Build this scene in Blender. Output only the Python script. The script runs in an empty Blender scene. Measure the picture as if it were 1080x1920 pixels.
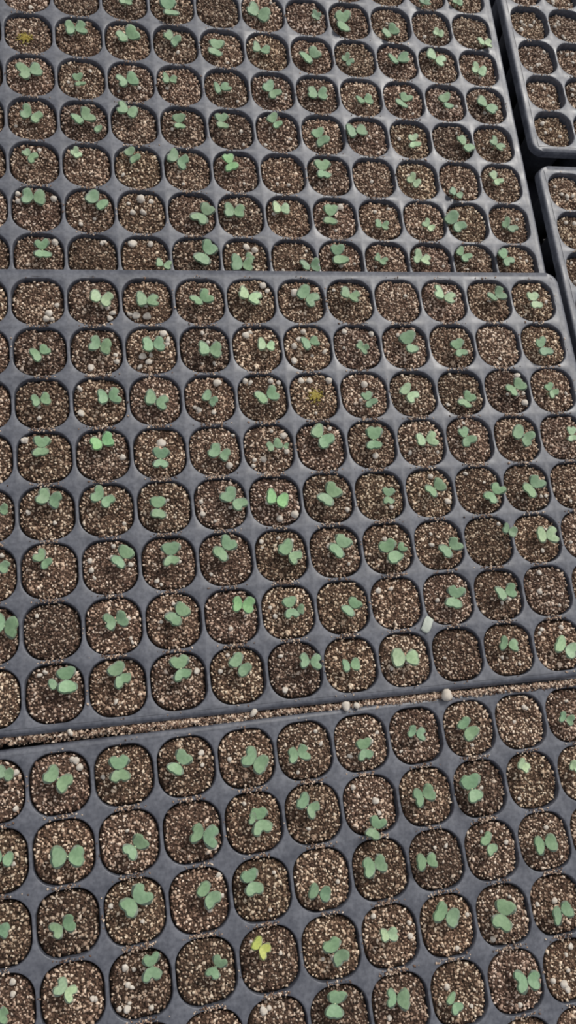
import bpy, bmesh, math, random
import numpy as np
from mathutils import Vector, Matrix
# where the seedlings stand: (row, cell) : leaf centres in mm from the middle of their cell, tint; and the white granules: x, y, size in mm
SEED_u = {
 (0,0):([(-7.3,-9.9),(-10.8,-8.6)],''),(0,1):([(-5.6,-12.2),(-2.0,-12.8)],'d'),(1,8):([(-1.7,-2.8),(2.0,-3.1)],''),(1,7):([(-3.2,-2.7),(-1.9,-9.4)],''),(1,5):([(-7.7,-1.2),(-0.9,-4.6)],''),(1,4):([(5.3,-0.5),(7.2,-1.4)],'d'),(1,3):([(-6.5,-0.4),(-6.9,-7.9)],''),(1,2):([(-0.8,-7.7),(-5.8,-10.9)],''),(1,1):([(1.5,-6.1),(4.6,-7.4)],'p'),(1,0):([(5.0,-11.6),(10.1,-12.4)],'p'),(2,9):([(-5.2,4.1),(1.3,4.6)],''),(2,8):([(-3.7,0.1),(2.6,3.3)],''),(2,7):([(-4.7,3.9),(-0.7,0.6)],''),(2,6):([(-4.7,0.0),(-6.2,-6.1)],''),(2,5):([(-8.6,0.0),(-2.9,-1.6)],''),(2,4):([(0.4,-1.0),(-5.5,-5.4)],''),(2,3):([(-8.6,-2.7),(-6.4,-6.4)],'d'),(2,2):([(-4.2,-1.0),(3.1,0.5)],''),(2,1):([(-5.7,5.8),(0.1,1.6)],'p'),(2,0):([(-4.7,-3.2),(0.0,-5.5)],'p'),(3,10):([(-3.5,-0.1),(3.2,1.7)],''),(3,9):([(-2.5,-1.9),(-1.3,-6.7)],''),(3,8):([(-6.0,-2.3),(0.1,-0.4)],''),(3,7):([(-9.4,1.8),(-4.9,1.5)],''),(3,6):([(-7.2,-3.2),(-2.0,-1.8)],''),(3,5):([(-3.7,0.7),(-0.2,-4.2)],''),(3,4):([(-4.6,-2.0),(2.2,-2.2)],''),(3,3):([(-2.0,-4.9),(3.5,-4.2)],''),(3,2):([(-0.2,-0.5),(-3.8,-5.6)],''),(3,1):([(-2.0,1.4),(-0.2,-4.5)],''),(3,0):([(-4.3,0.3),(1.6,-4.8)],''),(4,10):([(-3.5,1.8),(2.1,-1.3)],''),(4,9):([(-3.9,-0.8),(1.7,2.3),(8.1,-8.1)],''),(4,8):([(-7.1,9.3),(-1.5,6.9)],''),(4,7):([(-3.4,3.7),(-3.3,-1.5)],''),(4,6):([(-6.9,6.4),(-6.8,1.1)],''),(4,5):([(-3.8,8.2),(-1.0,4.0)],''),(4,4):([(-5.1,-1.7),(-2.7,-7.4)],''),(4,3):([(-12.5,1.7),(-5.7,2.6)],''),(4,2):([(0.4,-0.9),(0.8,-6.2)],'p'),(4,1):([(6.0,-0.9),(9.9,-6.7)],''),(4,0):([(-1.3,-0.4),(2.6,-4.4)],''),(5,10):([(-4.5,4.9),(-1.3,1.7)],''),(5,9):([(-7.4,7.2),(-5.9,5.3)],'p'),(5,8):([(-5.0,9.2),(-2.4,4.6)],''),(5,7):([(-9.4,7.4),(-3.8,3.6)],''),(5,6):([(-5.2,7.4),(-3.9,1.9)],'b'),(5,4):([(-5.2,5.9),(-5.1,-0.8)],''),(5,2):([(-6.1,-1.6),(-3.0,-5.1)],'p'),(5,1):([(-8.6,-10.9),(-4.6,-13.6)],'d'),(5,0):([(-7.4,4.0),(-4.7,-0.7)],'p'),(6,10):([(-4.9,6.5),(1.6,6.1)],''),(6,9):([(2.2,7.3),(7.3,2.5)],''),(6,7):([(9.3,1.2),(4.4,-5.0)],'d'),(6,6):([(-8.2,1.1),(-2.2,0.6)],''),(6,5):([(-8.3,4.4),(-3.1,3.9)],'p'),(6,4):([(-4.0,3.7),(-5.4,-4.0)],''),(6,3):([(-3.3,-5.6),(1.1,-6.8)],''),(6,2):([(-0.7,-4.1),(2.0,-7.4)],'p'),(6,1):([(-13.5,0.6),(-9.3,-5.3)],''),(6,0):([(-5.0,-2.1),(-1.1,-5.9)],'d'),(7,10):([(2.1,5.8),(2.4,-0.4)],''),(7,8):([(8.6,-5.4),(13.1,-6.8)],''),(7,7):([(8.2,5.9),(3.5,-1.2)],''),(7,6):([(-7.0,-4.6),(-0.3,-5.5),(1.4,-0.3)],''),(7,5):([(6.4,-5.4),(12.8,-5.0)],''),(7,4):([(-3.0,6.8),(-2.1,-0.2)],''),(7,3):([(-7.8,1.5),(-4.3,-0.9)],''),(7,2):([(-11.4,2.7),(-6.2,0.8)],'p'),(7,1):([(-11.6,7.6),(-8.2,3.5)],''),(7,0):([(-11.9,6.7),(-9.1,1.3)],'')
}
PERL_u = {
 (7,9):[(6.7,12.8,2.4),(8.3,12.8,2.1)],(7,8):[(-7.1,12.8,4.3),(4.4,12.8,2.9)],(7,10):[(9.7,11.3,3.3)],(6,8):[(-0.3,12.8,4.4),(1.1,0.0,3.2),(-5.8,-0.2,2.9),(6.7,8.2,2.5)],(6,10):[(-11.2,12.8,2.7),(-6.2,12.8,3.5),(10.5,8.4,3.2),(-12.0,5.5,2.7)],(5,10):[(3.4,12.8,2.5)],(5,8):[(-10.3,-6.0,2.2)],(7,6):[(1.1,11.0,3.6),(6.9,8.5,3.4),(3.0,5.0,2.4)],(6,4):[(-1.2,4.6,2.0),(5.2,9.1,3.3)]
}
SEED_m = {
 (0,9):([(1.6,-0.0),(7.3,-1.9)],'p'),(0,8):([(-3.6,-1.9),(2.3,-2.5)],''),(0,7):([(-2.6,-2.5),(2.7,-0.0)],''),(0,6):([(-5.2,2.2),(0.8,-0.7)],'p'),(0,5):([(0.6,2.8),(5.2,-1.6)],''),(0,4):([(-4.1,2.8),(1.0,0.2)],''),(0,2):([(-4.9,2.6),(1.4,-0.8)],'p'),(0,1):([(0.3,0.2),(5.7,2.4)],'d'),(0,0):([(-3.0,-0.0),(-1.9,-5.5)],'p'),(1,10):([(2.6,-1.9),(-1.9,-5.1)],''),(1,9):([(-0.7,1.7),(5.1,-0.3)],''),(1,8):([(-2.1,0.7),(3.9,1.2)],''),(1,7):([(-1.0,-2.4),(5.3,-3.2)],''),(1,6):([(2.3,0.0),(7.3,-1.0)],'p'),(1,5):([(-2.0,0.4),(3.0,1.8)],''),(1,4):([(0.0,-1.7),(2.7,-3.9)],'d'),(1,3):([(-0.2,3.0),(1.7,-3.8)],''),(1,2):([(0.9,-1.7),(2.4,-7.2)],''),(1,0):([(-4.9,-1.4),(-2.9,-7.4)],'d'),(2,10):([(-3.2,-0.7),(1.8,0.3)],''),(2,9):([(2.0,0.5),(8.2,1.2)],''),(2,8):([(-3.1,-0.9),(2.8,-3.6)],''),(2,7):([(-2.5,-0.6),(0.8,-3.7)],''),(2,6):([(-1.9,-2.4),(4.7,0.0)],''),(2,4):([(-0.4,-3.2),(1.3,-7.7)],'d'),(2,3):([(-7.3,0.4),(-3.7,-4.2)],'p'),(2,2):([(2.2,-5.7),(-1.4,-9.9)],''),(2,1):([(6.2,2.0),(0.6,-1.7)],''),(2,0):([(-5.6,-0.1),(-3.4,-4.4)],''),(3,10):([(-1.0,7.1),(-1.9,1.7)],''),(3,9):([(-3.3,5.1),(2.6,7.1)],'b'),(3,8):([(-0.0,-2.7),(-0.7,-8.6)],''),(3,7):([(-1.0,-2.5),(4.3,-5.0)],''),(3,6):([(4.2,0.6),(-0.0,-0.9),(9.0,-1.3)],''),(3,5):([(-2.5,7.4),(1.5,1.8)],''),(3,4):([(0.1,4.9),(-1.0,-2.1)],''),(3,3):([(-2.3,-0.4),(4.4,-0.1)],'p'),(3,2):([(-6.0,3.5),(-3.8,-1.9)],''),(3,1):([(-1.1,1.9),(4.1,-2.2)],''),(3,0):([(3.7,1.8),(3.6,-2.9)],'p'),(4,11):([(6.3,2.5),(9.9,1.7)],''),(4,10):([(-1.1,7.8),(4.4,5.7)],''),(4,9):([(-4.5,7.3),(0.2,3.6)],''),(4,8):([(-4.1,0.9),(-4.3,-5.2)],''),(4,7):([(4.6,3.1),(9.7,-2.1)],''),(4,6):([(-2.9,0.6),(2.8,-1.6)],'b'),(4,5):([(1.6,2.6),(-2.9,-2.0)],''),(4,4):([(3.7,0.1),(3.0,-4.9)],''),(4,3):([(4.1,2.8),(-1.2,-0.4)],''),(4,2):([(9.5,-1.8),(4.5,-6.6)],''),(4,1):([(4.0,1.3),(-1.4,-3.3)],''),(5,11):([(5.0,3.7),(9.0,2.5)],''),(5,10):([(-4.6,7.1),(-1.6,3.2)],''),(5,9):([(8.7,6.1),(4.7,1.4)],''),(5,8):([(1.0,6.4),(0.8,0.2)],''),(5,7):([(1.0,7.5),(-3.5,2.2)],''),(5,6):([(1.9,2.6),(6.3,-2.6)],''),(5,5):([(3.4,4.3),(-0.7,-0.4)],''),(5,4):([(-2.2,-0.5),(1.2,-6.5),(6.3,-1.5)],''),(5,3):([(7.6,-1.9),(1.6,-5.3)],''),(5,2):([(10.5,5.9),(14.1,3.7)],'d'),(5,1):([(0.8,0.4),(6.9,0.2)],'p'),(6,11):([(5.6,5.1),(11.7,2.8)],''),(6,9):([(-2.0,1.2),(4.0,2.4)],''),(6,8):([(4.3,4.6),(-0.2,0.6)],''),(6,7):([(3.2,5.4),(8.6,4.4)],'b'),(6,6):([(-0.0,4.1),(0.5,-1.9),(5.8,-0.2)],''),(6,5):([(5.3,0.6),(1.3,-3.0)],''),(6,3):([(2.9,2.4),(0.5,-3.5)],''),(6,2):([(-0.5,-0.4),(5.2,0.5)],''),(7,10):([(6.3,8.9),(6.6,2.5),(-0.5,4.1)],''),(7,9):([(-0.3,8.7),(2.3,3.3)],''),(7,8):([(0.7,9.4),(1.6,3.1)],''),(7,7):([(-0.9,7.4),(2.8,2.5)],''),(7,6):([(4.9,3.9),(10.8,2.9)],''),(7,5):([(-4.3,-1.0),(0.6,-0.8)],''),(7,4):([(-5.5,0.4),(2.0,-0.1)],'p'),(7,2):([(-5.1,3.0),(0.5,1.7)],''),(7,1):([(-1.6,-1.1),(4.1,-4.8)],'p')
}
PERL_m = {
 (0,10):[(11.1,-1.7,2.5),(6.2,-7.2,3.6),(4.7,-10.8,3.0),(7.6,-12.0,2.3)],(0,6):[(8.5,11.6,3.3),(11.6,7.7,2.4),(6.0,5.1,2.1)],(0,5):[(-4.0,5.1,3.8)],(0,9):[(11.9,-8.0,3.0),(9.3,-12.0,2.7)],(0,8):[(-11.5,-9.2,2.7),(-7.8,-11.7,3.6),(-1.3,-12.0,3.4)],(1,9):[(11.7,-3.0,2.2),(11.9,-7.9,2.4),(-4.0,-10.8,3.1)],(1,8):[(7.5,11.9,3.4),(11.0,7.0,3.2),(9.9,4.0,2.2),(-0.4,-2.9,2.5),(-5.9,-4.3,3.3),(-8.0,-10.8,2.7),(-2.4,-7.9,3.1)],(2,9):[(-11.0,8.4,2.8),(-11.8,-6.7,3.2)],(3,8):[(1.4,5.9,4.1)],(3,9):[(11.2,-1.3,3.0)],(3,10):[(-10.6,10.9,2.6),(-12.8,10.5,2.6)],(1,6):[(-6.4,9.5,3.4),(-3.2,12.0,2.3)],(1,5):[(-5.0,6.6,3.0),(-8.5,1.6,3.0),(12.8,-2.5,2.8),(-10.4,-9.2,3.2),(-1.9,12.8,2.6)],(1,4):[(-7.8,12.8,2.6),(12.6,9.2,2.8)],(2,7):[(5.5,12.0,3.5),(-7.4,-7.0,2.6)],(2,6):[(-9.6,12.1,2.7),(-7.1,10.0,2.7),(5.8,12.8,2.7),(12.2,10.1,2.2)],(2,5):[(-7.6,12.8,2.9),(-2.2,11.3,2.9),(10.5,10.6,3.2)],(2,4):[(1.6,7.5,3.4)],(3,6):[(10.3,7.9,3.3),(-11.2,-10.9,2.1),(-9.7,-7.0,2.1),(10.7,-2.1,2.4),(-4.2,-6.6,3.0),(2.8,11.1,1.7)],(3,7):[(7.2,-9.7,3.2),(11.9,9.9,1.9)],(3,4):[(0.8,-8.0,3.1)],(3,5):[(7.1,12.8,2.0)],(1,7):[(-0.5,12.8,2.0)],(2,1):[(8.8,12.1,3.0),(12.4,-8.0,3.4),(12.8,-1.0,2.0)],(2,2):[(-10.1,-7.6,2.1)],(3,3):[(-8.8,-6.6,2.5)],(3,2):[(-2.6,12.6,1.9)],(4,6):[(12.8,-9.7,3.6),(1.2,-11.7,3.0),(-2.3,4.7,2.1)],(4,7):[(-12.8,2.0,2.1),(-12.1,-6.0,2.5)],(5,6):[(-0.6,11.0,1.9),(-11.0,9.5,2.1),(7.2,8.3,2.1)],(4,5):[(12.0,-7.5,2.6)],(6,4):[(-10.1,8.0,2.6),(-2.2,8.5,1.9)],(5,3):[(-4.8,0.5,2.6)],(5,1):[(2.3,-8.0,2.1)],(4,3):[(2.2,12.0,2.7),(12.1,-5.6,3.2)],(4,2):[(-7.2,11.7,2.5)],(6,1):[(-3.5,12.5,2.3),(-5.9,-0.4,2.7)],(6,3):[(-6.7,-0.2,2.2)],(4,1):[(12.8,-6.5,1.9)],(6,2):[(6.4,-3.2,2.0)],(5,9):[(-12.5,4.5,2.5),(-10.4,-1.3,2.4),(-9.1,-5.3,2.0),(12.8,0.5,2.2),(2.3,12.8,2.1)],(4,8):[(2.5,4.1,1.5)],(5,8):[(-7.8,-10.0,2.2),(-5.1,-12.8,1.6)],(4,10):[(-10.2,0.9,2.1)],(7,8):[(10.3,4.7,2.6)],(7,6):[(-7.3,-10.3,2.6)],(7,7):[(-4.4,12.8,1.8),(-0.3,12.8,1.8)],(6,9):[(9.4,-10.0,1.8)],(7,10):[(-4.5,12.8,2.2),(-7.4,10.2,2.4)],(7,9):[(-1.7,-7.8,2.4)],(7,1):[(-8.8,10.2,2.0),(4.1,10.2,2.5)],(7,4):[(-9.0,-4.4,1.9)]
}
SEED_l = {
 (0,10):([(5.0,9.1),(8.0,7.8)],'d'),(0,9):([(-3.5,4.5),(1.9,0.1)],''),(0,8):([(-2.4,6.1),(-2.5,0.1)],''),(0,7):([(-2.2,4.3),(-6.4,-0.3)],''),(0,6):([(0.8,-0.1),(5.7,-3.9)],''),(0,5):([(-8.0,-1.8),(-2.9,-1.1)],''),(0,4):([(-0.8,-1.2),(-0.7,-6.4)],''),(0,3):([(-4.1,2.2),(0.4,0.5)],''),(0,2):([(-5.6,2.6),(-2.5,-2.7)],''),(0,0):([(-8.7,-1.1),(-4.7,-3.2)],''),(1,10):([(1.2,2.3),(5.8,1.0)],''),(1,9):([(-2.4,-1.7),(5.6,-2.6)],''),(1,8):([(4.7,-0.8),(0.0,-4.2)],''),(1,7):([(1.7,-0.8),(7.8,-3.0)],''),(1,6):([(2.1,4.2),(2.7,-2.0),(-1.7,2.5)],''),(1,5):([(-6.0,7.1),(-1.7,2.7)],''),(1,4):([(0.2,-9.5),(-3.1,-14.2)],''),(1,3):([(-0.9,2.0),(-6.5,0.4)],''),(1,2):([(-8.1,4.0),(-6.7,-2.8)],''),(1,1):([(-7.7,9.7),(-5.9,7.9)],'p'),(1,0):([(-8.4,4.7),(-6.2,3.2)],'p'),(2,10):([(-1.0,4.1),(2.5,2.6)],''),(2,9):([(-5.3,-1.6),(0.1,0.4)],''),(2,8):([(3.0,7.7),(-2.5,3.6)],''),(2,7):([(2.1,5.3),(5.5,0.5)],''),(2,6):([(-6.8,8.0),(-5.4,2.3)],''),(2,5):([(-6.6,-4.4),(-1.2,-6.4)],''),(2,4):([(-7.6,2.7),(-1.8,3.7)],''),(2,3):([(-11.1,0.8),(-5.6,1.0)],''),(2,2):([(-4.8,6.5),(-2.6,1.5)],''),(2,1):([(-6.3,-1.0),(0.2,-0.5)],''),(3,10):([(-2.1,0.1),(0.5,-0.7)],''),(3,9):([(-4.9,6.3),(-1.2,3.3)],'p'),(3,8):([(5.6,10.8),(5.4,5.1)],''),(3,7):([(6.0,4.4),(2.7,0.2)],''),(3,6):([(-6.6,9.3),(-3.6,5.9)],'y'),(3,5):([(-0.8,1.7),(2.4,-3.8)],''),(3,4):([(-4.6,2.2),(-0.9,2.0)],'p'),(3,3):([(-4.9,7.8),(0.6,4.7)],''),(3,2):([(-1.4,4.3),(-4.6,-1.8)],''),(3,1):([(1.6,-2.3),(-4.1,-4.1)],''),(4,5):([(-2.3,11.4),(-4.3,5.8)],''),(4,4):([(-6.1,6.0),(-0.5,4.6)],''),(4,3):([(-7.1,-0.2),(-5.1,-4.6)],''),(4,2):([(0.8,1.0),(7.2,0.5)],'')
}
PERL_l = {
 (0,10):[(12.3,8.3,2.4)],(0,9):[(9.0,10.2,2.8),(7.3,12.3,2.4),(10.6,6.4,2.8)],(0,8):[(-11.0,0.2,1.8)],(1,4):[(-8.5,10.9,2.3),(2.6,1.8,2.9)],(0,7):[(8.5,6.0,2.4)],(0,5):[(9.8,2.7,2.2)],(0,4):[(-7.4,-6.5,2.5)],(1,5):[(-4.2,-7.1,2.0)],(3,8):[(-6.9,8.4,2.6),(-2.7,7.1,1.8),(-6.7,0.7,2.4),(-7.5,-9.6,2.8),(4.0,-12.4,2.0),(-12.8,-9.3,2.0)],(3,10):[(5.2,12.6,2.4)],(2,8):[(-12.8,4.4,2.0)],(3,9):[(10.5,-2.9,2.0)],(3,4):[(-7.8,12.8,2.3),(11.6,5.2,2.1),(12.4,-1.7,2.3)],(2,7):[(12.8,0.3,1.8)],(4,6):[(-6.4,11.1,2.9),(-3.0,12.1,2.1)],(4,3):[(-6.4,4.3,2.6)],(3,2):[(-8.3,-12.0,2.4)],(3,1):[(-0.6,2.1,2.9),(-12.2,2.1,2.0)],(3,3):[(12.6,3.3,1.9),(3.1,-12.6,1.9)],(4,1):[(-11.5,-3.0,2.5),(-5.3,-6.6,3.4),(-3.7,-9.1,2.7),(3.0,11.7,2.5),(-0.7,7.8,2.0)],(4,2):[(-0.6,-11.2,2.2)],(2,3):[(6.6,6.5,2.1)],(0,1):[(-3.5,0.1,1.8)],(0,2):[(0.2,-9.5,1.7)],(2,2):[(-3.5,10.2,1.5)]
}
POSE = {'u': [1.3869, 270.9169, -5.9513, 0.0009, 0.0277, 0.0197], 'm': [0.0, 0.0, 0.0, 0.0, 0.0, 0.0], 'l': [-32.5852, -276.9446, -3.5423, 0.0157, 0.0019, 0.0098], 'a': [56.0182, 387.2597, -9, -0.0088, 0, 0], 'b': [53.43, 96.3791, -9, -0.0039, 0, 0]}
CAM_LOC = [-310.28535768113557, -288.39837519946127, 495.2160242879296]
CAM_F = 1665.6639345071621
CAM_R = [[0.9729302513028154, -0.11703551849160873, 0.19927220958077305], [-0.054335244590806075, -0.9539557446354798, -0.29498494617444426], [0.22462058519882033, 0.27617227356431495, -0.9344915558829832]]
MOSS = {('u', 2, 10): (-2.5, -3.0), ('m', 2, 5): (.5, .5)}
SEAM = ((-520, -256.0), (15, -258.9)); SEAM_Z = -3.0
SEAM_PERL = [(-224.8, -256.6, 5.0, 'lone white perlite granule midway along the spilled soil line'),
 (-171.3, -258.3, 5.2, 'larger of two adjacent white perlite granules on the seam'), (-164.9, -258.3, 3.8, 'smaller of two adjacent white perlite granules on the seam'),
 (-109.5, -258.1, 7.6, 'largest perlite granule on the seam, long and pinkish white'), (-323.1, -256.7, 3.8, 'small white perlite granule near the left end of the spilled soil line')]
SKY0 = (.42, .44, .50); SKY1 = (1.0, .98, .96); SKY_S = .95
SUN_E = 2.6; SUN_A = 13; SUN_D = (.5, .62, .8); EXPO = 0.14
# cells whose soil is darker and moister than the rest
MOIST = {('m', 2, 2), ('m', 2, 1), ('l', 1, 2), ('l', 2, 3), ('m', 7, 3), ('m', 6, 10), ('m', 4, 5), ('m', 7, 6), ('u', 7, 9), ('u', 4, 9), ('u', 4, 6), ('u', 1, 6),
         ('m', 1, 10), ('m', 5, 2), ('l', 3, 8), ('l', 4, 5), ('u', 4, 1), ('m', 2, 10), ('l', 2, 9), ('m', 1, 7), ('u', 1, 3), ('u', 7, 7), ('u', 1, 8), ('u', 1, 9)}
# ---------------------------------------------------------------- helpers
W, H = 1080, 1920
MM = 0.001
C = bpy.context.scene.collection
rnd = random.Random(11)
P, PY = 33.0, 33.604            # cell pitch across / along the tray (mm)
DEPTH = 45.0
HX, HY, HR = P/2-0.42, PY/2-0.50, 12.0   # cell opening: half sizes and corner radius
NR = 48

def link(name, me, mat=None, parent=None):
    o = bpy.data.objects.new(name, me); C.objects.link(o)
    if mat is not None and me is not None and not me.materials: me.materials.append(mat)
    if parent is not None: o.parent = parent
    return o

def mesh(name, V, F, mat=None, smooth=True):
    me = bpy.data.meshes.new(name)
    V = np.asarray(V, dtype=np.float32)*MM
    me.from_pydata([tuple(v) for v in V.tolist()], [], F); me.update()
    if smooth: me.polygons.foreach_set('use_smooth', [True]*len(me.polygons))
    if mat is not None: me.materials.append(mat)
    return me

def tri_mesh(name, V, T, mat=None, smooth=False):
    """fast triangle mesh from numpy arrays (mm)"""
    V = np.asarray(V, dtype=np.float32)*MM; T = np.asarray(T, dtype=np.int32)
    me = bpy.data.meshes.new(name)
    me.vertices.add(len(V)); me.vertices.foreach_set('co', V.ravel())
    me.loops.add(T.size); me.loops.foreach_set('vertex_index', T.ravel())
    me.polygons.add(len(T)); me.polygons.foreach_set('loop_start', np.arange(0, T.size, 3, dtype=np.int32))
    if smooth: me.polygons.foreach_set('use_smooth', [True]*len(T))
    me.update(calc_edges=True); me.validate()
    if mat is not None: me.materials.append(mat)
    return me

def tag(o, label, cat, group=None, kind=None):
    if label: o['label'] = label
    if cat: o['category'] = cat
    if group: o['group'] = group
    if kind: o['kind'] = kind
    return o

# ---------------------------------------------------------------- materials
def new_mat(name):
    m = bpy.data.materials.new(name); m.use_nodes = True
    nt = m.node_tree; b = nt.nodes['Principled BSDF']
    return m, nt, b
def N(nt, t, **k):
    n = nt.nodes.new(t)
    for a, v in k.items(): setattr(n, a, v)
    return n
def ramp(nt, stops, interp='LINEAR'):
    r = N(nt, 'ShaderNodeValToRGB'); e = r.color_ramp; e.interpolation = interp
    e.elements[0].position, e.elements[0].color = stops[0][0], (*stops[0][1], 1)
    e.elements[1].position, e.elements[1].color = stops[1][0], (*stops[1][1], 1)
    for p_, c_ in stops[2:]:
        x = e.elements.new(p_); x.color = (*c_, 1)
    return r
def tone_mul(nt, col_out, b):
    a = N(nt, 'ShaderNodeAttribute', attribute_type='OBJECT', attribute_name='tone')
    m = N(nt, 'ShaderNodeMix', data_type='RGBA', blend_type='MULTIPLY'); m.inputs[0].default_value = 1
    nt.links.new(col_out, m.inputs[6]); nt.links.new(a.outputs['Color'], m.inputs[7])
    nt.links.new(m.outputs[2], b.inputs['Base Color'])

def plastic():
    m, nt, b = new_mat('tray_plastic')
    tc = N(nt, 'ShaderNodeTexCoord')
    n1 = N(nt, 'ShaderNodeTexNoise'); n1.inputs['Scale'].default_value = 60; n1.inputs['Detail'].default_value = 5
    n2 = N(nt, 'ShaderNodeTexNoise'); n2.inputs['Scale'].default_value = 420; n2.inputs['Detail'].default_value = 3
    nt.links.new(tc.outputs['Object'], n1.inputs['Vector']); nt.links.new(tc.outputs['Object'], n2.inputs['Vector'])
    mx = N(nt, 'ShaderNodeMath', operation='MULTIPLY'); nt.links.new(n1.outputs['Fac'], mx.inputs[0]); nt.links.new(n2.outputs['Fac'], mx.inputs[1])
    r = ramp(nt, PLASTIC_RAMP)
    nt.links.new(mx.outputs[0], r.inputs[0]); nt.links.new(r.outputs[0], b.inputs['Base Color'])
    rr = N(nt, 'ShaderNodeMapRange'); rr.inputs[1].default_value = .3; rr.inputs[2].default_value = .7
    rr.inputs[3].default_value = .36; rr.inputs[4].default_value = .58
    nt.links.new(n1.outputs['Fac'], rr.inputs[0]); nt.links.new(rr.outputs[0], b.inputs['Roughness'])
    b.inputs['IOR'].default_value = 1.52
    bp = N(nt, 'ShaderNodeBump'); bp.inputs['Strength'].default_value = .25; bp.inputs['Distance'].default_value = .0006
    nt.links.new(n1.outputs['Fac'], bp.inputs['Height']); nt.links.new(bp.outputs[0], b.inputs['Normal'])
    return m

def soil(name, stops, rough=.9):
    m, nt, b = new_mat(name)
    g = N(nt, 'ShaderNodeNewGeometry'); oi = N(nt, 'ShaderNodeObjectInfo')
    ad = N(nt, 'ShaderNodeMath', operation='MULTIPLY_ADD'); ad.inputs[1].default_value = 7.31
    nt.links.new(oi.outputs['Random'], ad.inputs[0]); nt.links.new(g.outputs['Random Per Island'], ad.inputs[2])
    fr = N(nt, 'ShaderNodeMath', operation='FRACT'); nt.links.new(ad.outputs[0], fr.inputs[0])
    r = ramp(nt, stops); nt.links.new(fr.outputs[0], r.inputs[0])
    tone_mul(nt, r.outputs[0], b)
    b.inputs['Roughness'].default_value = rough; b.inputs['Specular IOR Level'].default_value = .25
    return m

def soil_core():
    m, nt, b = new_mat('soil_core')
    tc = N(nt, 'ShaderNodeTexCoord')
    v = N(nt, 'ShaderNodeTexNoise'); v.inputs['Scale'].default_value = 700; v.inputs['Detail'].default_value = 4
    nt.links.new(tc.outputs['Object'], v.inputs['Vector'])
    r = ramp(nt, [(.35, (.012, .008, .006)), (.7, (.12, .075, .052))]); nt.links.new(v.outputs['Fac'], r.inputs[0])
    tone_mul(nt, r.outputs[0], b)
    bp = N(nt, 'ShaderNodeBump'); bp.inputs['Strength'].default_value = .8; bp.inputs['Distance'].default_value = .001
    nt.links.new(v.outputs['Fac'], bp.inputs['Height']); nt.links.new(bp.outputs[0], b.inputs['Normal'])
    b.inputs['Roughness'].default_value = .95; b.inputs['Specular IOR Level'].default_value = .2
    return m

def leafmat():
    m, nt, b = new_mat('leaf')
    tc = N(nt, 'ShaderNodeTexCoord')
    n1 = N(nt, 'ShaderNodeTexNoise'); n1.inputs['Scale'].default_value = 5; n1.inputs['Detail'].default_value = 4
    nt.links.new(tc.outputs['Object'], n1.inputs['Vector'])
    r = ramp(nt, LEAF_RAMP); nt.links.new(n1.outputs['Fac'], r.inputs[0])
    tone_mul(nt, r.outputs[0], b)
    b.inputs['Roughness'].default_value = .55; b.inputs['Specular IOR Level'].default_value = .35
    b.inputs['Sheen Weight'].default_value = .15
    return m

def plain(name, c1, c2, scale, rough):
    m, nt, b = new_mat(name)
    tc = N(nt, 'ShaderNodeTexCoord')
    n1 = N(nt, 'ShaderNodeTexNoise'); n1.inputs['Scale'].default_value = scale; n1.inputs['Detail'].default_value = 4
    nt.links.new(tc.outputs['Object'], n1.inputs['Vector'])
    r = ramp(nt, [(.35, c1), (.68, c2)]); nt.links.new(n1.outputs['Fac'], r.inputs[0])
    nt.links.new(r.outputs[0], b.inputs['Base Color'])
    bp = N(nt, 'ShaderNodeBump'); bp.inputs['Strength'].default_value = .4; bp.inputs['Distance'].default_value = .0004
    nt.links.new(n1.outputs['Fac'], bp.inputs['Height']); nt.links.new(bp.outputs[0], b.inputs['Normal'])
    b.inputs['Roughness'].default_value = rough
    return m

PLASTIC_RAMP = [(.12, (.036, .040, .054)), (.36, (.088, .094, .114))]
LEAF_RAMP = [(.3, (.14, .225, .125)), (.7, (.20, .295, .175))]
GRAIN = [(0, (.046, .026, .019)), (.2, (.110, .066, .047)), (.4, (.215, .142, .103)), (.62, (.38, .275, .205)),
         (.84, (.53, .42, .325)), (1.0, (.64, .54, .445))]
M_PL = plastic()
M_GR = soil('soil_grain', GRAIN)
M_SO = soil_core()
M_LF = leafmat()
M_ST = plain('stem', (.30, .36, .20), (.42, .45, .29), 300, .5)
M_PE = plain('perlite', (.38, .34, .29), (.56, .52, .46), 500, .95)
M_MO = soil('moss', [(0, (.16, .12, .02)), (.5, (.28, .22, .05)), (1, (.38, .32, .10))])
M_GD = plain('ground_sheet', (.016, .017, .027), (.030, .032, .046), 40, .45)
M_SC = plain('dry_scrap', (.29, .32, .28), (.40, .43, .38), 200, .7)

# ---------------------------------------------------------------- rounded-square rings
def ring(hx, hy, r, n=NR):
    """n points of a rounded rectangle, equal angles from the centre outward, starting at +x"""
    r = min(r, hx-.1, hy-.1); out = []
    for i in range(n):
        a = 2*math.pi*(i)/n; dx, dy = math.cos(a), math.sin(a)
        lo, hi = 0., 60.
        for _ in range(40):
            t = (lo+hi)/2; x, y = abs(dx*t), abs(dy*t)
            qx, qy = x-(hx-r), y-(hy-r)
            d = math.hypot(max(qx, 0), max(qy, 0))+min(max(qx, qy), 0)-r
            if d > 0: hi = t
            else: lo = t
        out.append((dx*lo, dy*lo))
    return out
def inset(i, n=NR): return ring(HX-i, HY-i, HR-i*.6, n)
def wall_inset(z): return .62+(-z-1.2)*3.6/(DEPTH-1.2)

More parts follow.
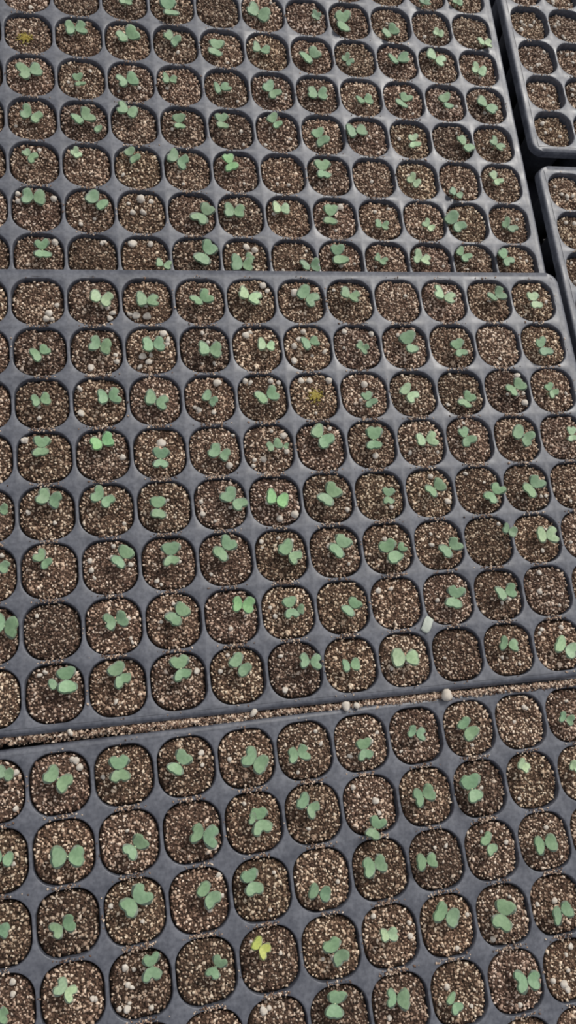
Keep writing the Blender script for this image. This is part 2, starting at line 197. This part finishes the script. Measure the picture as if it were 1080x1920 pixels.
# the sheet around one cell opening
def square_pt(dx, dy):
    t = min((P/2)/max(abs(dx), 1e-9), (PY/2)/max(abs(dy), 1e-9)); return dx*t, dy*t
def tile():
    V, F = [], []
    outer = []
    ang = [2*math.pi*i/NR for i in range(NR)]
    ca = math.atan2(PY/2, P/2)
    # move the outer points nearest each corner exactly onto it
    corner = {}
    for s, a0 in ((1, ca), (1, math.pi-ca), (1, math.pi+ca), (1, 2*math.pi-ca)):
        i = min(range(NR), key=lambda k: abs(ang[k]-a0)); corner[i] = a0
    for i in range(NR):
        a = corner.get(i, ang[i]); x, y = square_pt(math.cos(a), math.sin(a))
        k = max(0., 1-min(abs(abs(x)-P/2)+abs(y)/9, abs(abs(y)-PY/2)+abs(x)/9))     # near a bridge
        V.append((round(x, 4), round(y, 4), -.55*k))
    for ins, z in ((0, -.0), (.2, -.08), (.4, -.3), (.55, -.8), (.64, -1.7)):
        for i, (x, y) in enumerate(inset(ins)):
            k = -V[i][2]
            V.append((x, y, z-k*(.9 if ins == 0 else .8)))
    for j in range(5):
        for i in range(NR):
            a, b = j*NR+i, j*NR+(i+1) % NR
            F.append((a, b, b+NR, a+NR))
    return V, F
TV, TF = tile()

def deck_mesh(name, rows, cols):
    bm = bmesh.new()
    for r in range(rows):
        for c in cols:
            vs = [bm.verts.new(((x-c*P)*MM, (y-r*PY)*MM, z*MM)) for x, y, z in TV]
            for f in TF: bm.faces.new([vs[i] for i in reversed(f)])
    bmesh.ops.remove_doubles(bm, verts=bm.verts, dist=.02*MM)
    bmesh.ops.recalc_face_normals(bm, faces=bm.faces)
    me = bpy.data.meshes.new(name); bm.to_mesh(me); bm.free()
    if sum(p.normal.z for p in me.polygons[:400]) < 0: me.flip_normals()
    me.polygons.foreach_set('use_smooth', [True]*len(me.polygons)); me.materials.append(M_PL)
    return me

def rim_mesh(name, x0, x1, y0, y1, rw, near, far, deep):
    """the flat border, rounded over into a short skirt with a turned-out foot, all round the tray"""
    prof = [(rw*.55, -.02), (rw-.5, -.12), (rw, -.4), (rw+.35, -1.0), (rw+.65, -2.6), (rw+1.0, -5.2), (rw+1.15, -5.6), (rw+.75, -5.7), (rw+.3, -2.2), (rw-.3, -.9)]
    def path(o, rad):
        pts = []
        for cx, cy, a0 in ((x1+o-rad, y1+o-rad, 0), (x0-o+rad, y1+o-rad, 90), (x0-o+rad, y0-o+rad, 180), (x1+o-rad, y0-o+rad, 270)):
            for k in range(11):
                a = math.radians(a0+9*k); x, y = cx+rad*math.cos(a), cy+rad*math.sin(a)
                if y > y1: y = y1+(y-y1)*(far+max(0, o-rw))/o
                if y < y0: y = y0+(y-y0)*(near+max(0, o-rw))/o
                pts.append((x, y))
        # long straight runs split so that the sheet can shade smoothly
        return pts
    V, F = [], []
    base = path(rw, 9.0); n = len(base)
    for x, y in base: V.append((min(max(x, x0), x1), min(max(y, y0), y1), -.28))
    for o, z in prof:
        for x, y in path(o, 9.0+(o-rw)): V.append((x, y, z if z > -.5 else -.4+(z+.4)*deep))
    for j in range(len(prof)):
        for i in range(n):
            a, b = j*n+i, j*n+(i+1) % n
            F.append((a, a+n, b+n, b))
    me = mesh(name, V, F, M_PL)
    return me

def cell_mesh():
    V, F = [], []
    for z in (-1.6, -4, -9, -20, -DEPTH+2, -DEPTH):
        k = wall_inset(z)+(1.6 if z == -DEPTH else 0)
        V += [(x, y, z) for x, y in inset(k)]
    L = 6
    for j in range(L-1):
        for i in range(NR):
            a, b = j*NR+i, j*NR+(i+1) % NR
            F.append((a, b, b+NR, a+NR))
    F.append(tuple(range((L-1)*NR, L*NR)))
    V2 = [(x, y, z) for x, y, z in V]
    return mesh('cell', V2, F, M_PL)
CELL = cell_mesh()

# ---------------------------------------------------------------- soil
OCT = np.array([(1, 0, 0), (0, 1, 0), (-1, 0, 0), (0, -1, 0), (0, 0, 1), (0, 0, -1)], float)
OCF = np.array([(0, 1, 4), (1, 2, 4), (2, 3, 4), (3, 0, 4), (1, 0, 5), (2, 1, 5), (3, 2, 5), (0, 3, 5)])
def rand_rot(rs, n):
    q = rs.normal(size=(n, 4)); q /= np.linalg.norm(q, axis=1)[:, None]
    w, x, y, z = q.T
    return np.stack([np.stack([1-2*(y*y+z*z), 2*(x*y-z*w), 2*(x*z+y*w)], 1),
                     np.stack([2*(x*y+z*w), 1-2*(x*x+z*z), 2*(y*z-x*w)], 1),
                     np.stack([2*(x*z-y*w), 2*(y*z+x*w), 1-2*(x*x+y*y)], 1)], 1)
def grains(rs, pts, size):
    """one irregular crumb at each point"""
    n = len(pts)
    sh = OCT[None]*(.62+.55*rs.random((n, 6, 1)))*(np.stack([size*(.85+.6*rs.random(n)), size*(.65+.3*rs.random(n)), size*(.5+.35*rs.random(n))], 1)[:, None])
    V = np.einsum('nij,nkj->nki', rand_rot(rs, n), sh)+np.asarray(pts)[:, None]
    T = OCF[None]+6*np.arange(n)[:, None, None]
    return V.reshape(-1, 3), T.reshape(-1, 3)
def top_height(rs):
    a = rs.random(6)*6.28; f = .1+.28*rs.random((6, 2)); amp = np.array([.45, .4, .32, .25, .2, .18])
    tilt = rs.normal(size=2)*.025
    def h(x, y):
        z = 0
        for k in range(6): z = z+amp[k]*np.sin(a[k]+f[k, 0]*x*(1 if k % 2 else -1)+f[k, 1]*y)
        q = np.maximum(np.abs(x), np.abs(y))/14.
        return z+.7-1.1*q**4+tilt[0]*x+tilt[1]*y
    return h
def plug_core(rs, h, half):
    V = [(0, 0, float(h(0, 0)))]; T = []
    n = 32; R1 = ring(half+0, half*HY/HX, HR-.7, n); K = 7
    for k in range(1, K+1):
        for x, y in R1:
            x, y = x*k/K, y*k/K; V.append((x, y, float(h(x, y))-(.5 if k == K else 0)))
    for z, s in ((-8, .92), (-30, .78)):
        for x, y in R1: V.append((x*s, y*s, z))
    for i in range(n): T.append((0, 1+i, 1+(i+1) % n))
    for j in range(K+1):
        for i in range(n):
            a, b = 1+j*n+i, 1+j*n+(i+1) % n
            T += [(a, a+n, b+n), (a, b+n, b)]
    b0 = 1+(K+1)*n
    for i in range(1, n-1): T.append((b0, b0+i+1, b0+i))
    return np.array(V), np.array(T)
HALF = 14.95
def inside(x, y, half, rad=11.2):
    hy = half*HY/HX
    qx, qy = np.abs(x)-(half-rad), np.abs(y)-(hy-rad)
    return np.hypot(np.maximum(qx, 0), np.maximum(qy, 0))+np.minimum(np.maximum(qx, qy), 0)-rad < 0
def grain_pts(rs, h, step, half=HALF-.35):
    g = np.arange(-half, half+.01, step); X, Y = np.meshgrid(g, g*HY/HX)
    X = X.ravel()+rs.normal(size=X.size)*step*.33; Y = Y.ravel()+rs.normal(size=Y.size)*step*.33
    m = inside(X, Y, half); X, Y = X[m], Y[m]
    return np.stack([X, Y, h(X, Y)+rs.random(len(X))*.35], 1)
NV = 10
CORE, GRN, HGT = [], [], []
for v in range(NV):
    rs = np.random.RandomState(100+v); h = top_height(rs)
    V, T = plug_core(rs, h, HALF); CORE.append(tri_mesh('soil_plug', V, T, M_SO, True)); HGT.append(h)
    pts = grain_pts(rs, h, 1.38)
    size = np.clip(np.exp(rs.normal(size=len(pts))*.34)*.94, .42, 1.8)
    V, T = grains(rs, pts, size)
    lim = HALF+.05
    V[:, 0] = np.clip(V[:, 0], -lim, lim); V[:, 1] = np.clip(V[:, 1], -lim*HY/HX, lim*HY/HX)
    GRN.append(tri_mesh('soil_grain', V, T, M_GR))

def lump_mesh(seed):
    rs = np.random.RandomState(seed); bm = bmesh.new()
    bmesh.ops.create_icosphere(bm, subdivisions=2, radius=1)
    ph = rs.random(9)*6.28
    for v in bm.verts:
        x, y, z = v.co
        s = 1+.16*math.sin(2.3*x+ph[0])+.14*math.sin(2.9*y+ph[1])+.12*math.sin(3.1*z+ph[2])+.07*math.sin(6*x+5*y+ph[3])+.05*math.sin(8*z+6*y+ph[4])
        v.co = (x*s*MM, y*s*MM*(.7+.3*math.sin(ph[5])**2), z*s*MM*.7)
    me = bpy.data.meshes.new('perlite_granule'); bm.to_mesh(me); bm.free(); me.materials.append(M_PE)
    me.polygons.foreach_set('use_smooth', [True]*len(me.polygons)); return me
LUMP = [lump_mesh(i) for i in range(7)]

# ---------------------------------------------------------------- leaves
def leaf_arrays(seed):
    rs = np.random.RandomState(seed); NU, NVV = 9, 11
    notch = .10+.16*rs.random(); asym = rs.normal()*.06; ph = rs.random(4)*6.28
    top = []
    for i in range(NU+1):
        u = i/NU
        for j in range(NVV+1):
            v = 2*j/NVV-1
            ln = .66+.34*math.sqrt(max(0, 1-v*v))-notch*math.exp(-(v/.24)**2)+asym*v+.03*math.sin(5*v+ph[0])
            hw = .5*(1-.74*(1-u)**3.0)
            x = u*ln*1.02+.10*v*v*(1-u); y = v*hw*(1+.03*math.sin(7*u+ph[1]))
            z = .9*abs(y)*1.3-.25*math.cos(3*u)+.22*math.sin(4.5*y+3*u+ph[2])-.5*u*u
            top.append((x, y, z))
    return top, NU, NVV
def leaf_mesh(seed):
    top, NU, NVV = leaf_arrays(seed); n = len(top); w = NVV+1
    V = [(x, y, z*MM) for x, y, z in top]+[(x, y, (z-.38)*MM) for x, y, z in top]; F = []
    for i in range(NU):
        for j in range(NVV):
            a = i*w+j; F.append((a, a+w, a+w+1, a+1)); F.append((n+a, n+a+1, n+a+w+1, n+a+w))
    edge = [j for j in range(w)]+[i*w+NVV for i in range(1, NU+1)]+[NU*w+j for j in range(NVV-1, -1, -1)]+[i*w for i in range(NU-1, 0, -1)]
    for k in range(len(edge)):
        a, b = edge[k], edge[(k+1) % len(edge)]; F.append((a, b, n+b, n+a))
    me = bpy.data.meshes.new('cotyledon'); me.from_pydata(V, [], F); me.update()
    me.polygons.foreach_set('use_smooth', [True]*len(me.polygons)); me.materials.append(M_LF); return me
LEAF = [leaf_mesh(40+i) for i in range(9)]

def tube(name, a, b, r0, r1, mat, bend=0, n=8, seg=6):
    a, b = Vector(a), Vector(b); d = (b-a).normalized(); s = d.orthogonal().normalized(); t = d.cross(s)
    V, F = [], []
    for k in range(seg+1):
        u = k/seg; c = a.lerp(b, u)+s*bend*math.sin(math.pi*u); r = r0+(r1-r0)*u
        V += [tuple(c+(s*math.cos(6.28319*i/n)+t*math.sin(6.28319*i/n))*r) for i in range(n)]
    for k in range(seg):
        for i in range(n): q, w_ = k*n+i, k*n+(i+1) % n; F.append((q, w_, w_+n, q+n))
    F.append(tuple(range(n-1, -1, -1))); F.append(tuple(range(seg*n, seg*n+n)))
    return mesh(name, V, F, mat)

# ---------------------------------------------------------------- camera (placed first: the frame decides which cells are individuals)
ROT = CAM_R; LOC = Vector(CAM_LOC)*MM; FOC = CAM_F
cam = bpy.data.cameras.new('camera'); co = bpy.data.objects.new('camera', cam); C.objects.link(co)
right, down, fwd = [Vector(r) for r in ROT]
co.matrix_world = Matrix.Translation(LOC) @ Matrix((right, -down, -fwd)).transposed().to_4x4()
cam.sensor_fit = 'VERTICAL'; cam.sensor_height = 36.0; cam.lens = FOC*36/H; cam.clip_start = .01; cam.clip_end = 50
bpy.context.scene.camera = co
def project(v):
    d = v-LOC; z = d.dot(fwd); return W/2+FOC*d.dot(right)/z, H/2+FOC*d.dot(down)/z

# ---------------------------------------------------------------- trays
def pose_matrix(q):
    x, y, z, th, tx, ty = q
    return Matrix.Translation(Vector((x, y, z))*MM) @ Matrix.Rotation(th, 4, 'Z') @ Matrix.Rotation(tx, 4, 'X') @ Matrix.Rotation(ty, 4, 'Y')
ORD = ['', 'first', 'second', 'third', 'fourth', 'fifth', 'sixth', 'seventh', 'eighth', 'ninth', 'tenth', 'eleventh', 'twelfth', 'thirteenth']
ROWS = 8
def is_seen(Mx, x, y):
    n = 0
    for sx in (-13.5, -6, 0, 6, 13.5):
        for sy in (-13.5, -6, 0, 6, 13.5):
            u, v = project(Mx @ (Vector((x+sx, y+sy, -2.5))*MM))
            n += 3 < u < W-3 and 3 < v < H-3
    return n >= 1
def place_words(k, r, c, left):
    if k == 'u': return f'far tray, {ORD[8-r]} row up, {ORD[c+1]} cell from the gap'
    if k == 'm' and r > 3: return f'middle tray, {ORD[r+1]} row down, {ORD[left-c+1]} cell from the left'
    if k == 'm': return f'middle tray, {ORD[r+1]} row down, {ORD[c+1]} cell from the rim'
    if k == 'l': return f'near tray, {ORD[r+1]} row down, {ORD[left-c+1]} cell from the left'
    if k == 'a': return f'far tray across the gap, {ORD[8-r]} row up, {ORD[c+1]} cell in'
    return f'nearer tray across the gap, {ORD[r+1]} row down, {ORD[c+1]} cell in'
TONES = {'': (.88, .92, .90), 'p': (1.55, 1.40, 1.45), 'd': (.8, .82, .85), 'b': (1.0, 1.25, .95), 'y': (1.75, 1.30, .55)}
WORDS = {'': 'green', 'p': 'pale', 'd': 'dull', 'b': 'bright', 'y': 'yellowish'}

def add_plug(Mx, k, r, c, x, y, left, depth, perl, npr, has):
    v = rnd.randrange(NV)
    t = .84+.30*rnd.random() if (k, r, c) not in MOIST else .70+.06*rnd.random(); tone = (t, t*(.97+.04*rnd.random()), t*(.93+.08*rnd.random()))
    root = link('soil_plug', CORE[v]); rot = 0
    root.matrix_world = Mx @ Matrix.Translation(Vector((x, y, depth))*MM) @ Matrix.Diagonal((.97, .97, 1, 1) if k in 'ab' else (1, 1, 1, 1))
    root['tone'] = tone
    g = link('soil_grain', GRN[v], None, root); g['tone'] = tone; g['kind'] = 'stuff'
    h = HGT[v]
    for (px, py, d) in perl:
        o = link('perlite_granule', LUMP[rnd.randrange(7)], None, root)
        s = d*.70
        lx = max(-13.0+s, min(13.0-s, px)); ly = max(-13.0+s, min(13.0-s, py))
        o.location = Vector((lx, ly, float(h(lx, ly))+.35*s+.35))*MM; o.scale = (s, s, s)
        o.rotation_euler = (rnd.uniform(-.4, .4), rnd.uniform(-.4, .4), rnd.uniform(0, 6.28))
        o['label'] = 'white perlite granule'
    if (k, r, c) in MOSS:
        mx, my = MOSS[(k, r, c)]; rs = np.random.RandomState(5)
        pts = np.stack([mx+rs.normal(size=170)*2.1, my+rs.normal(size=170)*1.9, np.zeros(170)], 1); pts[:, 2] = h(pts[:, 0], pts[:, 1])+1.2
        V, T = grains(rs, pts, np.full(170, .75)); o = link('moss', tri_mesh('moss', V, T, M_MO), None, root)
        o['tone'] = (1, 1, 1); o['kind'] = 'stuff'; o['label'] = 'yellow-green moss'
    what = 'mossy brown soil plug' if (k, r, c) in MOSS else ('brown soil plug with white perlite' if npr > 1 and k in 'uml' else ('brown soil plug under a seedling' if has else 'bare brown soil plug'))
    gname = {'u': 'soil plugs in the far tray', 'm': 'soil plugs in the middle tray', 'l': 'soil plugs in the near tray'}.get(k, 'soil plugs in the trays across the gap')
    tag(root, what+', '+place_words(k, r, c, left), 'soil plug', gname)
    return lambda a, b: float(h(a, b))+depth

def add_seedling(Mx, k, r, c, x, y, left, lv, flag, zl, hfun):
    pts = [Vector((a, b, 0)) for a, b in lv]
    mid = (pts[0]+pts[1])/2 if len(pts) > 1 else pts[0]
    bx, by = mid.x+rnd.uniform(-.8, .6), mid.y+rnd.uniform(-1.2, .2)
    bx = max(-12.5, min(12.5, bx)); by = max(-12.5, min(12.5, by)); bz = hfun(bx, by)+.1
    root = link('seedling', None); root.empty_display_size = .005
    root.matrix_world = Mx @ Matrix.Translation(Vector((x+bx, y+by, bz))*MM)
    off = Vector((bx, by, bz))
    d = (pts[0]-pts[1]).length
    L = max(5.8, min(9.6, d*1.25)); Wd = max(7.0, min(11.2, d*1.70))
    joint = Vector((mid.x, mid.y, zl-1.0))
    tone = TONES[flag]
    link('stem', tube('stem', (0, 0, -.8), joint-off+Vector((0, 0, .35)), .55, .5, M_ST, rnd.uniform(-.5, .5)), None, root)
    for i, q in enumerate(pts):
        s = (1+rnd.uniform(-.10, .12)) if i < 2 else .62
        dr = (q-mid)
        if dr.length < .3: dr = Vector((1, 0, 0))
        a = math.atan2(dr.y, dr.x); e = rnd.uniform(.10, .34)
        o = link('cotyledon' if i < 2 else 'young_leaf', LEAF[rnd.randrange(9)], None, root)
        l_ = L*s; base = Vector((q.x, q.y, zl+(0 if i < 2 else .9)))-Vector((math.cos(a)*l_*.47, math.sin(a)*l_*.47, .47*l_*math.sin(e)))
        if i < 2: base.z = zl-.47*l_*math.sin(e)*.6
        o.matrix_local = Matrix.Translation((base-off)*MM) @ Matrix.Rotation(a, 4, 'Z') @ Matrix.Rotation(-e, 4, 'Y') @ Matrix.Rotation(rnd.uniform(-.3, .3), 4, 'X') @ Matrix.Diagonal((l_*MM, Wd*s*MM, 1, 1))
        j = rnd.uniform(.88, 1.12); o['tone'] = (tone[0]*j*rnd.uniform(.95, 1.05), tone[1]*j, tone[2]*j*rnd.uniform(.95, 1.05))
    p0, p1 = [project(Mx @ (Vector((x+q.x, y+q.y, zl))*MM)) for q in (pts+pts)[:2]]
    ang = math.degrees(math.atan2(-(p1[1]-p0[1]), p1[0]-p0[0])) % 180
    arr = 'leaves side by side' if ang < 25 or ang > 155 else ('leaves one above other' if 65 < ang < 115 else ('leaves slanting upward right' if ang < 90 else 'leaves slanting downward right'))
    if len(pts) > 2: arr = 'with three leaves'
    size = 'large ' if d > 7.3 else ('small ' if d < 4.2 else '')
    w = WORDS[flag]
    look = (size.strip() or w)+' seedling '+arr
    lab = look+', '+place_words(k, r, c, left)
    tag(root, lab, 'seedling', {'u': 'seedlings in the far tray', 'm': 'seedlings in the middle tray', 'l': 'seedlings in the near tray'}[k])

def spill(name, Mx, pts, size, label, seed, floor=None):
    rs = np.random.RandomState(seed); pts = np.asarray(pts, float)
    V, T = grains(rs, pts, size)
    if floor is not None: V[:, 2] = np.maximum(V[:, 2], floor)
    o = link(name, tri_mesh(name, V, T, M_GR)); o.matrix_world = Mx; o['tone'] = (1, 1, 1)
    tag(o, label, 'spilled soil', None, 'stuff'); return o

LBL = {'u': 'far black plastic seedling tray tucked under the rim of the middle tray', 'm': 'middle black plastic seedling tray with its rounded corner by the gap',
       'l': 'near black plastic seedling tray below the line of spilled soil', 'a': 'far black plastic tray across the dark gap, rounded corner showing', 'b': 'nearer black plastic tray across the dark gap, mostly out of frame'}
DEP = {'u': -3.1, 'm': -2.4, 'l': -2.0, 'a': -5.2, 'b': -5.6}
ZL = {'u': 2.5, 'm': 4.5, 'l': 5.5}
RW = {'u': (4.4, 1.4, 4.4, 1), 'm': (4.8, 2.4, 4.8, .3), 'l': (4.4, 4.4, 2.8, .7), 'a': (4.6, 4.6, 4.6, 1), 'b': (4.6, 4.6, 4.6, 1)}
filler_leaf = []
for k in 'umlab':
    Mx = pose_matrix(POSE[k]); cols = list(range(16)); sgn = 1
    if k in 'ab': sgn = -1
    X = lambda c: -sgn*c*P
    tray = link('seedling_tray', None); tray.matrix_world = Mx; tray.empty_display_size = .05
    tag(tray, LBL[k], 'seedling tray', 'plug trays on the bench')
    link('deck', deck_mesh('deck', ROWS, [sgn*c for c in cols]), None, tray)
    xs = [X(0), X(15)]
    link('rim', rim_mesh('rim', min(xs)-P/2, max(xs)+P/2, -7*PY-PY/2, PY/2, *RW[k]), None, tray)
    seen = [(r, c) for r in range(ROWS) for c in cols if is_seen(Mx, X(c), -r*PY)]
    SD = {'u': SEED_u, 'm': SEED_m, 'l': SEED_l}.get(k, {}); PR = {'u': PERL_u, 'm': PERL_m, 'l': PERL_l}.get(k, {})
    rest = []
    for r in range(ROWS):
        left = max([c for rr, c in seen if rr == r], default=0)
        for c in cols:
            x, y = X(c), -r*PY
            if (r, c) not in seen: rest.append((r, c)); continue
            cl = link('cell', CELL, None, tray); cl.location = Vector((x, y, 0))*MM
            dep = DEP[k]+rnd.uniform(-.5, .5)
            if (k, r) == ('l', 0): dep -= .2
            perl = list(PR.get((r, c), []))
            if k in 'ab':
                perl = [(rnd.uniform(-10, 10), rnd.uniform(-10, 10), rnd.uniform(1.8, 3)) for _ in range(4)]
            for _ in range(rnd.choice((0, 1, 1, 2))): perl.append((rnd.uniform(-11, 11), rnd.uniform(-11, 11), rnd.uniform(1.4, 2.2)))
            hf = add_plug(Mx, k, r, c, x, y, left, dep, perl, len(PR.get((r, c), [])), (r, c) in SD)
            if (r, c) in SD:
                lv, fl = SD[(r, c)]; add_seedling(Mx, k, r, c, x, y, left, lv, fl, ZL[k], hf)
    # the cells out of the picture: pockets and their soil as one object each
    if rest:
        V0 = np.array([v.co[:] for v in CELL.vertices])/MM; F0 = [tuple(p.vertices) for p in CELL.polygons]
        V, F = [], []
        for r, c in rest:
            b = len(V); V += (V0+np.array([X(c), -r*PY, 0])).tolist(); F += [tuple(i+b for i in f) for f in F0]
        o = link('cell', mesh('cell', V, F, M_PL), None, tray); o['kind'] = 'stuff'
        AV, AT, nb = [], [], 0; rs = np.random.RandomState(ord(k)); GV, GT, gb = [], [], 0
        for r, c in rest:
            h = top_height(rs); V, T = plug_core(rs, h, HALF*(.965 if k in 'ab' else 1)); AV.append(V+[X(c), -r*PY, DEP[k]]); AT.append(T+nb); nb += len(V)
            if abs(c-(11 if sgn > 0 else 1)) < 7 or r < 2:
                pts = grain_pts(rs, h, 1.75, HALF-1.6); V, T = grains(rs, pts, np.full(len(pts), 1.0)); V[:, 0] = np.clip(V[:, 0], -HALF, HALF); V[:, 1] = np.clip(V[:, 1], -HALF*HY/HX, HALF*HY/HX); GV.append(V+[X(c), -r*PY, DEP[k]]); GT.append(T+gb); gb += len(V)
        o = link('potting_soil', tri_mesh('potting_soil', np.concatenate(AV), np.concatenate(AT), M_SO, True)); o.matrix_world = Mx; o['tone'] = (1, 1, 1)
        tag(o, 'brown potting soil filling the outer cells of the '+{'u': 'far tray', 'm': 'middle tray', 'l': 'near tray', 'a': 'far tray across the gap', 'b': 'nearer tray across the gap'}[k], 'soil', None, 'stuff')
        g = link('soil_grain', tri_mesh('soil_grain', np.concatenate(GV), np.concatenate(GT), M_GR), None, o); g['tone'] = (1, 1, 1); g['kind'] = 'stuff'
    # crumbs dropped on the bridges between the rows and on the flat of the sheet
    rs = np.random.RandomState(7+ord(k)); pts = []
    for r in range(-1, ROWS):
        for c in cols:
            if (r, c) not in seen and (r+1, c) not in seen: continue
            n = int(rs.poisson(62 if k in 'ml' else 36)*rs.uniform(.3, 1.3)) if 0 <= r < 7 else rs.poisson(3)
            for _ in range(n):
                pts.append((X(c)+rs.normal()*3.9, -r*PY-PY/2+rs.normal()*.8, rs.random()*.45-.15))
            if rs.random() < .25:
                for _ in range(rs.poisson(3)): pts.append((X(c)+P/2+rs.normal()*.5, -r*PY+rs.normal()*4, .1))
    pts = np.array(pts)
    spill('spilled_soil', Mx, pts, np.clip(np.exp(rs.normal(size=len(pts))*.3)*.62, .35, 1.1),
          'brown soil crumbs spilled on the bridges of the '+{'u': 'far tray', 'm': 'middle tray', 'l': 'near tray', 'a': 'far tray across the gap', 'b': 'nearer tray across the gap'}[k], 30+ord(k), .03)

# ---------------------------------------------------------------- soil in the seam between middle and near tray
rs = np.random.RandomState(77)
A, B = np.array(SEAM[0]), np.array(SEAM[1])
n = 18000; t = rs.random(n)
Lx = A[0]+(B[0]-A[0])*t
wid = np.interp(Lx, [-360, -20], [3.1, 1.9])
cy = A[1]+(B[1]-A[1])*t
off = np.clip(rs.normal(size=n)*.55, -1, 1)
keep = rs.random(n) < np.clip(.55+.45*np.sin(Lx*.045+1)+.35*np.sin(Lx*.13), .45, 1)
pts = np.stack([Lx, cy+off*wid, SEAM_Z-1.2*np.abs(off)+1.2-rs.random(n)**2*4], 1)[keep]
spill('spilled_soil', Matrix.Identity(4), pts, np.clip(np.exp(rs.normal(size=len(pts))*.35)*.8, .4, 1.7), 'line of spilled brown soil along the seam between middle and near trays', 99)
for (x, y, d, what) in SEAM_PERL:
    o = link('perlite_granule', LUMP[rnd.randrange(7)]); s = d/2
    o.location = Vector((x, y, SEAM_Z+1.2+s*.35))*MM; o.scale = (s, s, s); o.rotation_euler = (0, 0, rnd.uniform(0, 6.28))
    tag(o, what, 'perlite', 'perlite granules along the seam')
# pale scrap lying on the sheet
def scrap():
    V, F = [], []; nx, ny = 8, 4
    for s in (0, -.5):
        for i in range(nx+1):
            for j in range(ny+1):
                u, v = i/nx-.5, j/ny-.5
                V.append((u*10*(1-.15*abs(v)), v*5.4*(1-.35*u*u*4*.5)+.4*math.sin(5*u), .9*math.cos(2.2*u)*1.2+.5*v*v*4+s))
    n = (nx+1)*(ny+1)
    for i in range(nx):
        for j in range(ny):
            a = i*(ny+1)+j; F.append((a, a+ny+1, a+ny+2, a+1)); F.append((n+a, n+a+1, n+a+ny+2, n+a+ny+1))
    e = [i*(ny+1) for i in range(nx+1)]+[nx*(ny+1)+j for j in range(1, ny+1)]+[i*(ny+1)+ny for i in range(nx-1, -1, -1)]+[j for j in range(ny-1, 0, -1)]
    for q in range(len(e)): a, b = e[q], e[(q+1) % len(e)]; F.append((a, n+a, n+b, b))
    return mesh('leaf_scrap', V, F, M_SC)
o = link('leaf_scrap', scrap()); o.location = Vector((-115.8, -216.4, .2))*MM; o.rotation_euler = (0, 0, math.radians(52))
tag(o, 'pale dried leaf scrap lying between cells near the front of the middle tray', 'leaf scrap')

# ---------------------------------------------------------------- ground
gm = mesh('ground', [(-900, -700, -62), (900, -700, -62), (900, 800, -62), (-900, 800, -62), (-900, -700, -70), (900, -700, -70), (900, 800, -70), (-900, 800, -70)],
          [(0, 1, 2, 3), (7, 6, 5, 4), (0, 4, 5, 1), (1, 5, 6, 2), (2, 6, 7, 3), (3, 7, 4, 0)], M_GD, False)
g = link('ground', gm); tag(g, 'black plastic sheet of the bench seen in the gap between the trays', 'ground', None, 'structure')

# ---------------------------------------------------------------- light
w = bpy.data.worlds.new('world'); bpy.context.scene.world = w; w.use_nodes = True
nt = w.node_tree; bg = nt.nodes['Background']
tc = N(nt, 'ShaderNodeTexCoord'); dt = N(nt, 'ShaderNodeVectorMath', operation='DOT_PRODUCT')
dt.inputs[1].default_value = Vector((.55, .60, .58)).normalized()
nt.links.new(tc.outputs['Generated'], dt.inputs[0])
r = ramp(nt, [(.0, SKY0), (1.0, SKY1)]); mr = N(nt, 'ShaderNodeMapRange'); mr.inputs[1].default_value = -.3; mr.inputs[2].default_value = 1
nt.links.new(dt.outputs['Value'], mr.inputs[0]); nt.links.new(mr.outputs[0], r.inputs[0]); nt.links.new(r.outputs[0], bg.inputs['Color'])
bg.inputs['Strength'].default_value = SKY_S
sl = bpy.data.lights.new('sun', 'SUN'); so = bpy.data.objects.new('sun', sl); C.objects.link(so)
sl.energy = SUN_E; sl.angle = math.radians(SUN_A); sl.color = (1, .96, .90)
so.rotation_euler = Vector(SUN_D).to_track_quat('Z', 'Y').to_euler()
sc = bpy.context.scene
sc.view_settings.view_transform = 'Standard'; sc.view_settings.look = 'None'; sc.view_settings.gamma = 1; sc.view_settings.use_curve_mapping = False
sc.view_settings.exposure = EXPO
sc.cycles.filter_width = 2.2
